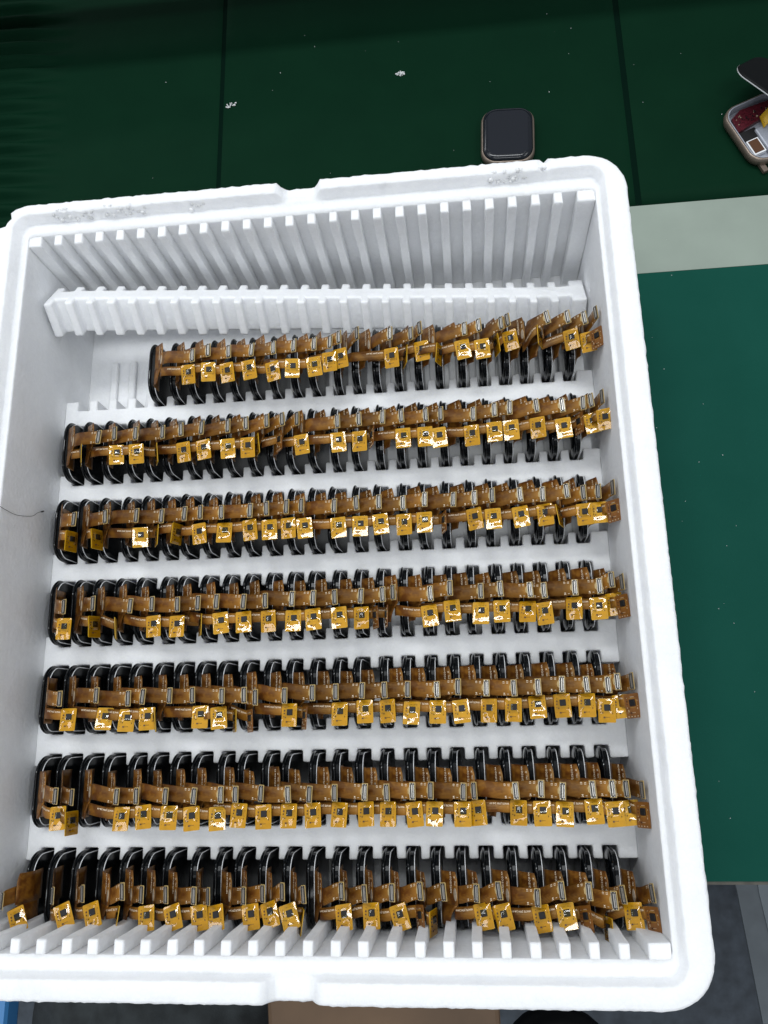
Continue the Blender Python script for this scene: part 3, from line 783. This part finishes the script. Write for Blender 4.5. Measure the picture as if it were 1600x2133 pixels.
def board_mesh(bare):
    pts = rrect(-BW / 2, BW / 2, -BH / 2, BH / 2, .5, 3, 1)
    n = len(pts)
    v = [(x, y, 0) for x, y in pts] + [(x, y, .25) for x, y in pts]
    f = [tuple(reversed(range(n))), tuple(range(n, 2 * n))] + [(i, (i + 1) % n, n + (i + 1) % n, n + i) for i in range(n)]
    return mesh_obj('chip_board', v, f, M['bareboard' if bare else 'board'], link=False).data


def chip_mesh():
    v, f = loft([[(x, y, z) for x, y in rrect(.35 - h, .35 + h, 1.3 - h, 1.3 + h, .15, 1, 1)] for h, z in ((1.4, .25), (1.4, .8), (1.28, .9))], False, True)
    return mesh_obj('chip', v, f, M['chip'], link=False).data


def comps_mesh(bare):
    q = MB()
    for (x, y, w, h, m) in [(-2.75, 2.3, .5, .75, 0), (-2.9, .9, .45, .6, 0), (-3.1, -.8, .35, .35, 0), (-2.1, -1.2, .4, .5, 0), (-1.3, -3.4, .75, .6, 0), (-.35, -3.3, .25, .3, 0), (.3, -3.35, .3, .25, 0), (.95, -3.3, .25, .35, 0),
                            (2.9, -1.4, .28, .7, 0), (3.2, -.3, .2, .25, 0), (-2.6, 3.9, .3, .25, 0), (2.6, 4.2, .5, .18, 0), (1.6, 4.3, .35, .15, 0), (-.4, 4.3, .4, .14, 0), (3.4, 2.4, .16, .6, 0), (-3.3, -3.2, .2, .2, 0)]:
        x, y = x * .88, y * .9
        q.box(x - w / 2, x + w / 2, y - h / 2, y + h / 2, .25, .25 + min(w, h) * .7, 2 if bare and (w < .36) else 0)
    for k in range(6):
        q.box(-1.1 + k * .5, -.85 + k * .5, 3.15, 3.4, .25, .33, 1)
        q.box(-1.1 + k * .5, -.85 + k * .5, -.75, -.55, .25, .33, 1)
        q.box(2.25, 2.5, -.1 + k * .5, .15 + k * .5, .25, .33, 1)
    if bare:
        for k in range(4):
            q.box(-3 + k * 1.6, -2.5 + k * 1.6, -4.8, -4.35, .25, .4, 2)
        q.box(-.4, 1.3, 3.7, 3.95, .25, .4, 2)
        q.box(-2.4, -2.1, -2.6, -1.6, .25, .45, 2)
    return q.obj('components', [M['comp'], M['gold'], M['solder']], link=False).data


def tape_mesh(seed, amp):
    nx, ny = 11, 14
    v, f = [], []
    for j in range(ny + 1):
        for i in range(nx + 1):
            x = (-.5 + i / nx) * (BW - .15)
            y = (-.5 + j / ny) * (BH - .2)
            d = max(abs(x - .35) - 1.4, abs(y - 1.3) - 1.4, 0)
            bulge = .72 * max(0, 1 - d / 1.7) ** 1.5
            if d == 0: bulge = .74
            z = .42 + bulge * .62 + amp * noise.noise(Vector((x * .24, y * .22, seed * 5.1))) + amp * .22 * noise.noise(Vector((x * .7, y * .5, seed * 9.7)))
            if i in (0, nx) or j in (0, ny): z = .36
            v.append((x, y, max(z, .34)))
    for j in range(ny):
        for i in range(nx):
            a = j * (nx + 1) + i
            f.append((a, a + 1, a + nx + 2, a + nx + 1))
    return mesh_obj('clear_tape', v, f, M['tape'], smooth=True, link=False).data


def oval_mesh():
    n = 16
    v = [(0.95 * math.cos(2 * math.pi * k / n), 2.7 * math.sin(2 * math.pi * k / n), 0) for k in range(n)] + [(0.85 * math.cos(2 * math.pi * k / n), 2.6 * math.sin(2 * math.pi * k / n), .12) for k in range(n)]
    f = [tuple(range(n, 2 * n))] + [(i, (i + 1) % n, n + (i + 1) % n, n + i) for i in range(n)]
    return mesh_obj('oval_pad', v, f, M['oval'], link=False).data


ME = dict(glass=glass_mesh(), panel=panel_mesh(), edge=edge_mesh(), conn=connector_mesh(), board=board_mesh(False), bare=board_mesh(True), chip=chip_mesh(),
          comps=comps_mesh(False), compsb=comps_mesh(True), oval=oval_mesh(), tapes=[tape_mesh(s, .35) for s in range(8)], flat=[tape_mesh(s + 20, .12) for s in range(4)])


def inst(name, me, parent, mat=None):
    o = bpy.data.objects.new(name, me)
    C.objects.link(o)
    o.parent = parent
    if mat is not None: o.matrix_local = mat
    return o


# lettering: letter shapes taken once from the built-in font, then laid on each bent cable
def letters(txt, size):
    cu = bpy.data.curves.new('t', 'FONT')
    cu.body = txt
    cu.size = size
    cu.resolution_u = 1
    cu.align_x = 'CENTER'
    cu.align_y = 'CENTER'
    cu.offset = size * .012
    ob = bpy.data.objects.new('t', cu)
    C.objects.link(ob)
    dg = bpy.context.evaluated_depsgraph_get()
    me = ob.evaluated_get(dg).to_mesh()
    v = np.array([p.co[:] for p in me.vertices])
    f = [tuple(p.vertices) for p in me.polygons]
    ob.to_mesh_clear()
    bpy.data.objects.remove(ob)
    return v[:, :2], f


T_PART = letters('N07215CO', 1.5)
T_CODE = letters('W675 JYH 24-09', 1.15)
T_13, T_12, T_24, T_1 = letters('13', 1.25), letters('12', 1.25), letters('24', 1.15), letters('1', 1.15)
T_KA, T_X, T_UL = letters('KA', 1.1), letters('X', 1.2), letters('(UL)', 1.0)


def spline(pts, n):
    """Catmull-Rom through pts"""
    P = np.array(pts, float)
    P = np.vstack([2 * P[0] - P[1], P, 2 * P[-1] - P[-2]])
    out = []
    m = len(P) - 3
    for k in range(n + 1):
        t = k / n * m
        i = min(int(t), m - 1)
        t -= i
        a, b, c, d = P[i:i + 4]
        out.append(.5 * ((2 * b) + (-a + c) * t + (2 * a - 5 * b + 4 * c - d) * t * t + (-a + 3 * b - 3 * c + d) * t ** 3))
    return np.array(out)


class Curve2:
    """x-z profile by arc length"""
    def __init__(s, pts):
        s.p = spline(pts, 60)
        d = np.linalg.norm(np.diff(s.p, axis=0), axis=1)
        s.s = np.concatenate([[0], np.cumsum(d)])
        s.len = s.s[-1]

    def at(s, u):
        return np.array([np.interp(u, s.s, s.p[:, k]) for k in range(s.p.shape[1])])

    def tan(s, u):
        a, b = s.at(max(0, u - .3)), s.at(min(s.len, u + .3))
        t = b - a
        return t / (np.linalg.norm(t) + 1e-9)


def frame_from(xdir, ydir):
    x = Vector(xdir).normalized()
    z = x.cross(Vector(ydir)).normalized()
    y = z.cross(x)
    return Matrix(((x.x, y.x, z.x), (x.y, y.y, z.y), (x.z, y.z, z.z)))


CAMP = np.array([38.675, -222.48, 407.2])
LAMP = np.array([-150, 600, 1900.])
ORD = ['', 'first', 'second', 'third', 'fourth', 'fifth', 'sixth', 'seventh', 'eighth', 'ninth', 'tenth', 'eleventh', 'twelfth', 'thirteenth', 'fourteenth', 'fifteenth',
       'sixteenth', 'seventeenth', 'eighteenth', 'nineteenth', 'twentieth', 'twenty-first', 'twenty-second', 'twenty-third', 'twenty-fourth', 'twenty-fifth']
ROWN = ['', 'back', 'second', 'third', 'fourth', 'fifth', 'sixth', 'front']


def strip(q, uvs, A, TA, B, TB, wa, wb, ca, cb, n=9, u0=0, v0=0):
    """ribbon from A to B; across-directions ca -> cb; returns surface function"""
    A, B, TA, TB = map(lambda t: np.array(t, float), (A, B, TA, TB))
    d = np.linalg.norm(B - A)
    base = len(q.v)

    def cen(t):
        h00, h10, h01, h11 = 2 * t**3 - 3 * t**2 + 1, t**3 - 2 * t**2 + t, -2 * t**3 + 3 * t**2, t**3 - t**2
        return h00 * A + h10 * TA * d + h01 * B + h11 * TB * d

    def surf(t, w):
        c = cen(t)
        k = t * t * (3 - 2 * t)
        ac = (1 - k) * np.array(ca) + k * np.array(cb)
        ac = ac / np.linalg.norm(ac)
        return c + ac * w * ((1 - t) * wa + t * wb)
    for k in range(n + 1):
        for w in (-.5, 0, .5):
            q.v.append(tuple(surf(k / n, w)))
            uvs.append((100 - d * (1 - k / n), v0 + w * wa))
    for k in range(n):
        for j in range(2):
            a = base + k * 3 + j
            q.f.append((a, a + 3, a + 4, a + 1))
            q.m.append(0)
    return surf, d


def build_module(r, u, first):
    i, cx, cy, cz, hx, hy, hz, w, st = u
    gx, yc = X0 + SP * i, -r * PITCH + SLOTL / 2
    rr = random.Random(r * 100 + i)
    lean = rr.gauss(0, 1.1)
    if i < 3: lean = rr.uniform(-1.5, .4)
    if r == 1 and i < 12: lean = rr.uniform(-.4, 1.4)
    base = -2.9 + rr.uniform(-.4, .6)
    if lean > 0: base -= .3
    root = empty('watch_display', (gx, yc, 0))
    # glass stands in its slot
    gm = Matrix.Translation(Vector((base * MM, 0, FL * MM))) @ Matrix.Rotation(math.radians(lean), 4, 'Y') @ Matrix.Rotation(math.radians(rr.gauss(0, .5)), 4, 'Z')
    inst('cover_glass', ME['glass'], root, gm)
    pn = inst('display_panel', ME['panel'], root, gm)
    inst('panel_edge', ME['edge'], pn)
    tx = base + 41.2 * math.sin(math.radians(lean))     # top of the glass
    # flex cable: stands up behind the glass, then leans over the neighbours
    kz = rr.uniform(-.8, .8)
    fold = rr.uniform(-.5, .9)
    far = cx < 17                       # short reach: the cable stands steeper
    bx = 12.2 + tx if not far else 9.5 + tx
    bx = min(bx, cx - 4.5) if cx > 5 else bx
    w0 = tx + 4.6
    ze = 24.0 + kz * .6
    if cx < 5:                          # this cable has flopped over the other way
        bx = w0 - 6.5
        P = Curve2([(w0, 2), (w0, 10), (w0, 14.5), (w0 - .9, 17.6), (w0 - 1.9, 20.4), (w0 - 3.2, 23.5)])
    else:
        p0 = (w0 + .9, 17.6 + kz * .7)
        ln = lambda t: (p0[0] + (bx - p0[0]) * t, p0[1] + (ze - p0[1]) * t)
        P = Curve2([(w0, 2), (w0, 7), (w0 - .05, 12), (w0 + .1 * fold, 15.4 + kz * .7), p0, ln(.33), ln(.66), ln(1)])
    q, uvs = MB(), []
    yt, yb, ym = 10.1 + rr.uniform(-.6, .6), -12.0 + rr.uniform(-.5, .5), -4.0
    sk = rr.uniform(-.10, .06)        # slight skew of the cable in y

    def surf_body(s, v):
        x, z = P.at(s)
        curl = .0
        return np.array([x + curl, v + sk * (x - tx - 4), z])

    def grid(s0, s1fn, v0, v1, ns, nv):
        b = len(q.v)
        for a in range(ns + 1):
            for c in range(nv + 1):
                v = v0 + (v1 - v0) * c / nv
                s = s0 + (s1fn(v) - s0) * a / ns
                q.v.append(tuple(surf_body(s, v)))
                uvs.append((v * 1.0, s) if False else (s, v))
        for a in range(ns):
            for c in range(nv):
                k = b + a * (nv + 1) + c
                q.f.append((k, k + nv + 1, k + nv + 2, k + 1))
                q.m.append(0)
    S1 = P.len
    S2 = P.len - 4.0
    grid(4, lambda v: S1 - (0.9 if v > yt - .3 else 0) - .06 * max(0, v - 4), ym, yt, 9, 4)

    def low(v):
        t = (v - yb) / (ym - yb)
        return S2 - 1.5 * (1 - t) + 3.6 * t ** 3
    grid(6, low, yb, ym, 8, 6)
    yv = np.array([0, 1, 0])
    # upper branch to the connector
    yaw = rr.uniform(-.07, .07)
    E = np.array([cx, cy, cz])
    A = surf_body(S1, .5)
    t2 = P.tan(S1)
    TA = np.array([t2[0], sk, t2[1]])
    slope = math.atan2(E[2] - A[2], max(3., E[0] - A[0])) * rr.uniform(.7, 1.1)
    slope = max(.05, min(slope, .9))
    if i == 24: slope += .35
    TB = np.array([math.cos(slope), yaw + .25 * (E[1] - A[1] - .0) / max(6, E[0] - A[0]), math.sin(slope)])
    TB /= np.linalg.norm(TB)
    fm = frame_from(TB, yv)
    cb = np.array(fm.col[1])
    B = E - TB * 1.2
    sf, d1 = strip(q, uvs, A, TA, B, TB, 7.2, 6.9, yv, cb, u0=S1, v0=.5)
    # short tongue under the connector
    # lower branch to the chip board
    H = np.array([hx, hy, hz + (0.0 if st in 'ngG' else -.6)])
    tilt = math.acos(min(1, max(.22, w / 8.0)))
    if st == 'G': tilt = 0
    cam_d = CAMP - (H + [gx, yc, 0]); cam_d = cam_d / np.linalg.norm(cam_d)
    lam_d = LAMP - (H + [gx, yc, 0]); lam_d = lam_d / np.linalg.norm(lam_d)
    hv = cam_d + lam_d
    hv /= np.linalg.norm(hv)
    rot = rr.uniform(-3, 7)
    if r == 7: rot = rr.uniform(6, 20)
    if r == 7 and i in (0, 1): rot = 24
    if r == 1: rot = rr.uniform(-2, 8)
    if r == 2 or r == 3: rot = rr.uniform(-1, 7)
    if st in 'dD':
        tl = rr.choice([1.1, 1.25, -1.2]) if w < 4 else tilt
        N = np.array([-math.sin(tl), rr.uniform(-.15, .15), math.cos(tl)])
    elif st == 'b':
        N = np.array([-math.sin(max(.3, tilt)), rr.uniform(-.1, .1), math.cos(max(.3, tilt))])
    elif st == 'G':
        N = hv + np.array([rr.gauss(0, .015), rr.gauss(0, .015), 0])
    elif st == 'g':
        N = hv + np.array([-rr.uniform(.04, .10), rr.gauss(0, .05), 0])
    else:
        N = hv + np.array([-rr.uniform(.16, .32), -rr.uniform(.05, .14), 0])
    if st in 'ngG' and r >= 5:
        N[1] -= .03
    N = Vector(N).normalized()
    yd = Vector((-math.sin(math.radians(rot)), math.cos(math.radians(rot)), 0))
    xd = yd.cross(N).normalized()
    yd = N.cross(xd)
    bm = Matrix(((xd.x, yd.x, N.x), (xd.y, yd.y, N.y), (xd.z, yd.z, N.z)))
    xd, yd, Nn = (np.array(c) for c in (xd, yd, N))
    B2 = H - xd * (BW / 2 - .3) + yd * 2.55
    sm = S2 + 1.6
    A2 = surf_body(sm, -7.1)
    t3 = P.tan(sm)
    TA2 = np.array([t3[0], 0, t3[1]])
    TA2 = TA2 / np.linalg.norm(TA2)
    span = np.linalg.norm(B2 - A2)
    tb2 = xd if st in 'ngG' else (xd * .4 + np.array([.7, 0, .2]))
    sf2, d2 = strip(q, uvs, A2, TA2 * .8, B2, tb2, 5.2, 5.0, yv, yd, n=9, u0=sm, v0=-7)
    fx = mesh_obj('flex_cable', q.v, q.f, M['flex'], root, smooth=True, uvs=uvs)
    so = fx.modifiers.new('thickness', 'SOLIDIFY')
    so.thickness = 0.00016
    so.offset = -1
    # printed marks lie on the cable, following its bend
    tv, tf = [], []

    def put(T, fn, a, b, rot90, flip=False, off=.07, scale=1):
        v2, f2 = T
        k = len(tv)
        for (x, y) in v2 * scale:
            if rot90: x, y = -y, x
            if flip: x, y = -x, -y
            p = fn(a + x, b + y)
            p1, p2 = fn(a + x + .2, b + y), fn(a + x, b + y + .2)
            n = np.cross(p1 - p, p2 - p)
            n /= (np.linalg.norm(n) + 1e-12)
            tv.append(tuple(p + n * off))
        tf.extend(tuple(k + j for j in ff) for ff in f2)
    fb = lambda s, v: surf_body(min(s, P.len), v)
    sx = S1
    put(T_PART, fb, sx - 4.0, 4.4, True)
    put(T_KA, fb, sx - 4.2, 9.0, True)
    put(T_X, fb, sx - 1.7, 7.4, True)
    put(T_UL, fb, sx - 1.5, 5.0, True)
    f1 = lambda a, b: sf(min(1.0, max(0, a / d1)), b / 7.0)
    put(T_13, f1, d1 - 3.6, 2.5, True)
    put(T_12, f1, d1 - 1.9, 2.5, True)
    put(T_24, f1, d1 - 3.6, -2.7, True)
    put(T_1, f1, d1 - 1.9, -2.7, True)
    f2_ = lambda a, b: sf2(min(1.0, max(0, a / d2)), b / 5.1)
    put(T_CODE, f2_, max(2.5, d2 - 4.9), 1.2, False, True)
    mesh_obj('printed_lettering', tv, tf, M['ink'], fx)
    # oval pad at the fork, gold fingers at the root
    so_ = S1 - 1.6
    p = fb(so_, 0.4)
    pt = P.tan(so_)
    fr_ = frame_from((pt[0], sk, pt[1]), (0, 1, 0))
    inst('oval_pad', ME['oval'], fx, Matrix.Translation(Vector(p) * MM + Vector(fr_.col[2]) * .00004) @ fr_.to_4x4())
    q2 = MB()
    for k in range(6):
        v0 = yb + .3
        s0 = 8.2 + k * .75
        c = [fb(s0, v0), fb(s0 + .33, v0), fb(s0 + .33, v0 + 2.4), fb(s0, v0 + 2.4)]
        pt = P.tan(s0)
        nn = np.array([-pt[1], 0, pt[0]]) * .06
        q2.add([x + nn for x in c], [(0, 1, 2, 3)])
    q2.obj('gold_fingers', M['gold'], fx)
    # connector
    inst('connector', ME['conn'], fx, Matrix.Translation(Vector(E) * MM) @ fm.to_4x4() @ Matrix.Diagonal((.76, .86, 1, 1)))
    # chip board with its parts
    bmat = Matrix.Translation(Vector(H) * MM) @ bm.to_4x4()
    bare = st == 'b'
    bd = inst('chip_board', ME['bare' if bare else 'board'], root, bmat)
    inst('chip', ME['chip'], bd)
    inst('components', ME['compsb' if bare else 'comps'], bd)
    if not bare:
        tp = ME['flat'][rr.randrange(4)] if (st == 'G' or (st == 'n' and rr.random() < .5)) else ME['tapes'][rr.randrange(8)]
        inst('clear_tape', tp, bd)
    # label
    n = i - first + 1
    look = {'G': 'with white flash on chip tape', 'g': 'with glare streak on chip tape', 'n': 'with plain yellow chip tape', 'd': 'with chip flap turned edge on', 'b': 'with bare brown chip board'}[st]
    rown = ROWN[r] + ' row'
    pos = 'leftmost' if i == first else ('rightmost' if i == 24 else ORD[n] + ' from left')
    tag(root, f'watch display {look}, {pos} in {rown}', 'watch display', 'black watch displays standing in the foam tray')
    return root


for r, L_ in UNITS.items():
    for u in L_:
        build_module(r, u, L_[0][0])


# ---------------------------------------------------------------- finished watch behind the tray
def ring3(x0, x1, y0, y1, r, z, nc=8):
    return [(x, y, z) for x, y in rrect(x0, x1, y0, y1, r, nc, 1)]


w = empty('smartwatch', (78.3, 144.0, TAB))
w.rotation_euler = (0, 0, math.radians(-3.0))
tag(w, 'whole smartwatch with black glass and bronze case lying behind the tray rim', 'watch')
a, b = 17.3, 21.0
v, f = loft([ring3(-a + 3, a - 3, -b + 3, b - 3, 7, .2), ring3(-a + .6, a - .6, -b + .6, b - .6, 9.5, 2), ring3(-a, a, -b, b, 10, 4.5), ring3(-a + .1, a - .1, -b + .1, b - .1, 10, 6.5), ring3(-a + .9, a - .9, -b + .9, b - .9, 9.4, 7.8), ring3(-a + 1.3, a - 1.3, -b + 1.3, b - 1.3, 9, 7.8)], True, True)
mesh_obj('case', v, f, M['case'], w, smooth=True)
v, f = loft([ring3(-a + 1.35, a - 1.35, -b + 1.35, b - 1.35, 9, 7.9), ring3(-a + 1.4, a - 1.4, -b + 1.4, b - 1.4, 9, 8.6), ring3(-a + 2.4, a - 2.4, -b + 2.4, b - 2.4, 8.2, 9.6), ring3(-a + 4.2, a - 4.2, -b + 4.2, b - 4.2, 6.5, 9.95), ring3(-a + 6, a - 6, -b + 6, b - 6, 5, 10)], False, True)
mesh_obj('cover_glass', v, f, M['screen'], w, smooth=True)
v, f = loft([ring3(-a + 4.4, a - 4.4, -b + 4.4, b - 4.4, 5, 9.99), ring3(-a + 4.5, a - 4.5, -b + 4.5, b - 4.5, 5, 10.06)], False, True)
mesh_obj('screen_area', v, f, M['screen2'], w)
MB().box(-7, 7, -b - .25, -b + 1, 2.2, 6).obj('band_slot', M['casewhite'], w)

# ---------------------------------------------------------------- opened watch at the right edge
ow = empty('opened_smartwatch', (236.6, 133.0, TAB))
ow.rotation_euler = (0, 0, math.radians(22))
ow_inv = (Matrix.Translation(ow.location) @ Matrix.Rotation(math.radians(22), 4, 'Z')).inverted()
tag(ow, 'opened smartwatch with rose metal case, red circuit board and propped black screen', 'watch')
a, b = 19.0, 22.5
v, f = loft([ring3(-a + 3, a - 3, -b + 3, b - 3, 7, .2), ring3(-a + .6, a - .6, -b + .6, b - .6, 9.5, 2), ring3(-a, a, -b, b, 10, 4.5), ring3(-a + .5, a - .5, -b + .5, b - .5, 9.7, 7.2), ring3(-a + 1.7, a - 1.7, -b + 1.7, b - 1.7, 8.7, 8.0), ring3(-a + 2.0, a - 2.0, -b + 2.0, b - 2.0, 8.3, 7.6), ring3(-a + 2.1, a - 2.1, -b + 2.1, b - 2.1, 8.2, 2.4)], True, False)
mesh_obj('case', v, f, M['case'], ow, smooth=True)
v, f = loft([ring3(-a + 1.7, a - 1.7, -b + 1.7, b - 1.7, 8.7, 8.05), ring3(-a + 2.3, a - 2.3, -b + 2.3, b - 2.3, 8.1, 8.05), ring3(-a + 2.5, a - 2.5, -b + 2.5, b - 2.5, 8, 2.3)], False, True)
mesh_obj('inner_tray', v, f, M['casewhite'], ow, smooth=False)
MB().box(-14.0, -10.8, -b - 4.0, -b + 3.5, 1.2, 3.4).obj('lug', M['case'], ow)
v = [(-14.8, 4.5, 2.6), (2, 7, 2.6), (14, 5, 2.6), (14, 17, 2.6), (-6, 18.5, 2.6), (-13.6, 15, 2.6)]
n = len(v)
vv = v + [(x, y, 5.6) for x, y, z in v]
bd = mesh_obj('circuit_board', vv, [tuple(range(n, 2 * n))] + [(i, (i + 1) % n, n + (i + 1) % n, n + i) for i in range(n)], M['redboard'], ow)
q = MB()
rr = random.Random(5)
for _ in range(60):
    x, y, s = rr.uniform(-12.5, 9), rr.uniform(7.2, 14.5), rr.uniform(.25, .8)
    q.box(x, x + s, y, y + s * rr.uniform(.6, 1.6), 5.6, 5.8 + s * .6, rr.choice([0, 0, 1, 2]))
tag(q.obj('components', [M['chip'], M['redboard'], M['solder']], bd), kind='stuff')
MB().box(-15.4, -3.5, -2.5, 4.2, 2.5, 4.2).obj('black_pad', M['chip'], ow)
q = MB().box(-14.0, -6.2, -14.5, -3.6, 2.6, 5.2, 0)
bt = q.obj('speaker_module', [M['edge']], ow)
MB().box(-13.2, -7.0, -13.6, -4.3, 5.2, 5.5).obj('module_top', M['comp'], bt)
bevel(MB().box(-5.0, 15, -17, 2.2, 2.5, 5.6).obj('battery', M['casewhite'], ow), 1.0)
nf = 12
v, f = [], []
for k in range(nf + 1):
    t = k / nf
    for wdt in (-4.2, 4.2):
        v.append((0.5 + 13 * t + wdt * .25, 4 + 3 * t + wdt, 6.2 + 4.5 * math.sin(t * 2.6)))
for k in range(nf):
    f.append((2 * k, 2 * k + 2, 2 * k + 3, 2 * k + 1))
fl = mesh_obj('flex_cable', v, f, M['board'], ow, smooth=True)
fl.modifiers.new('thickness', 'SOLIDIFY').thickness = .0002
q = MB()
for k in range(5):
    q.box(.8 + k * .35, 2.6 + k * .35, 2.0 + k * 1.2, 2.5 + k * 1.2, 7.2, 7.5)
q.obj('gold_fingers', M['gold'], fl)
# propped screen
e1 = Vector((.66, -.75, 0)).normalized()
cdir = (Vector(CAMP) - Vector((225, 155, -20))).normalized()
pp = Vector((.75, .66, 0))
pp = (pp - cdir * pp.dot(cdir)).normalized()
up = (cdir * .90 - pp * .42).normalized()
n_ = e1.cross(up).normalized()
up = n_.cross(e1)
tip = Vector((216.5, 158.5, -13))
cen = tip + e1 * 20 - up * 14.5
pm = ow_inv @ (Matrix.Translation(cen * MM) @ Matrix(((up.x, -e1.x, n_.x), (up.y, -e1.y, n_.y), (up.z, -e1.z, n_.z))).to_4x4())
a2, b2 = 18, 21.5
v, f = loft([ring3(-a2 + 2.5, a2 - 2.5, -b2 + 2.5, b2 - 2.5, 8, 1.2), ring3(-a2, a2, -b2, b2, 10, .9), ring3(-a2, a2, -b2, b2, 10, .3), ring3(-a2 + 1.2, a2 - 1.2, -b2 + 1.2, b2 - 1.2, 9, -.6)], True, True)
sc_ = mesh_obj('propped_screen', v, f, M['rubber'], ow)
sc_.matrix_local = pm
v, f = loft([ring3(-a2 - .1, a2 + .1, -b2 - .1, b2 + .1, 10, .2), ring3(-a2 - .15, a2 + .15, -b2 - .15, b2 + .15, 10, .75), ring3(-a2 + .3, a2 - .3, -b2 + .3, b2 - .3, 9.8, 1.0)])
f = [q for q in f if sum(v[i][0] for i in q) / 4 > 4]
mesh_obj('screen_edge', v, f, M['edge'], sc_, smooth=True)


# ---------------------------------------------------------------- crumbs, hair
def crumb(x, y, s, seed, label):
    rr = random.Random(seed)
    pts = []
    for _ in range(34):
        a, d = rr.uniform(0, 6.28), rr.uniform(0, 1) ** .6
        pts.append((x + s * 1.5 * d * math.cos(a) * (1 if seed % 2 else .8), y + s * .75 * d * math.sin(a) + .35 * s * d * math.cos(a), TAB + .5 + rr.uniform(0, .5), s * rr.uniform(.09, .22)))
    o = blobs(pts, 'foam_crumb', None, M['foam'], seed)
    return tag(o, label, 'foam crumb', 'foam crumbs on the green mat')


crumb(-109.3, 195.4, 2.6, 3, 'white foam crumb on the green mat right beside the left seam')
crumb(9.3, 206.8, 2.9, 4, 'white foam crumb on the green mat midway between the two seams')
tag(blobs([(rnd.uniform(-190, 220), rnd.uniform(95, 250), TAB + .5, rnd.uniform(.12, .32)) for _ in range(26)] + [(rnd.uniform(150, 190), rnd.uniform(-290, 85), TAB + .3, rnd.uniform(.12, .3)) for _ in range(18)], 'lint_specks', None, M['foam'], 8), kind='stuff')

# fine dark hair hanging on the inside of the left wall
hp = [(-187.0, -115.9, 59.0), (-187.0, -116.4, 54.5), (-187.0, -116.8, 49.5), (-187.0, -116.9, 39.5), (-187.0, -114.0, 26.0), (-187.0, -110.7, 20.5), (-187.0, -108.5, 15.0)]
hc = spline(hp, 36)
v, f = [], []
for k, p_ in enumerate(hc):
    for a_ in range(5):
        th = 2 * math.pi * a_ / 5
        rad = .13 if k < 34 else .45
        v.append((p_[0] + .0 + rad * math.cos(th) + .15, p_[1] + rad * math.sin(th), p_[2]))
for k in range(len(hc) - 1):
    for a_ in range(5):
        f.append((k * 5 + a_, k * 5 + (a_ + 1) % 5, k * 5 + 5 + (a_ + 1) % 5, k * 5 + 5 + a_))
o = mesh_obj('hair', v, f, M['hair'])
tag(o, 'thin dark curved hair clinging to the inner left wall of the tray', 'hair')
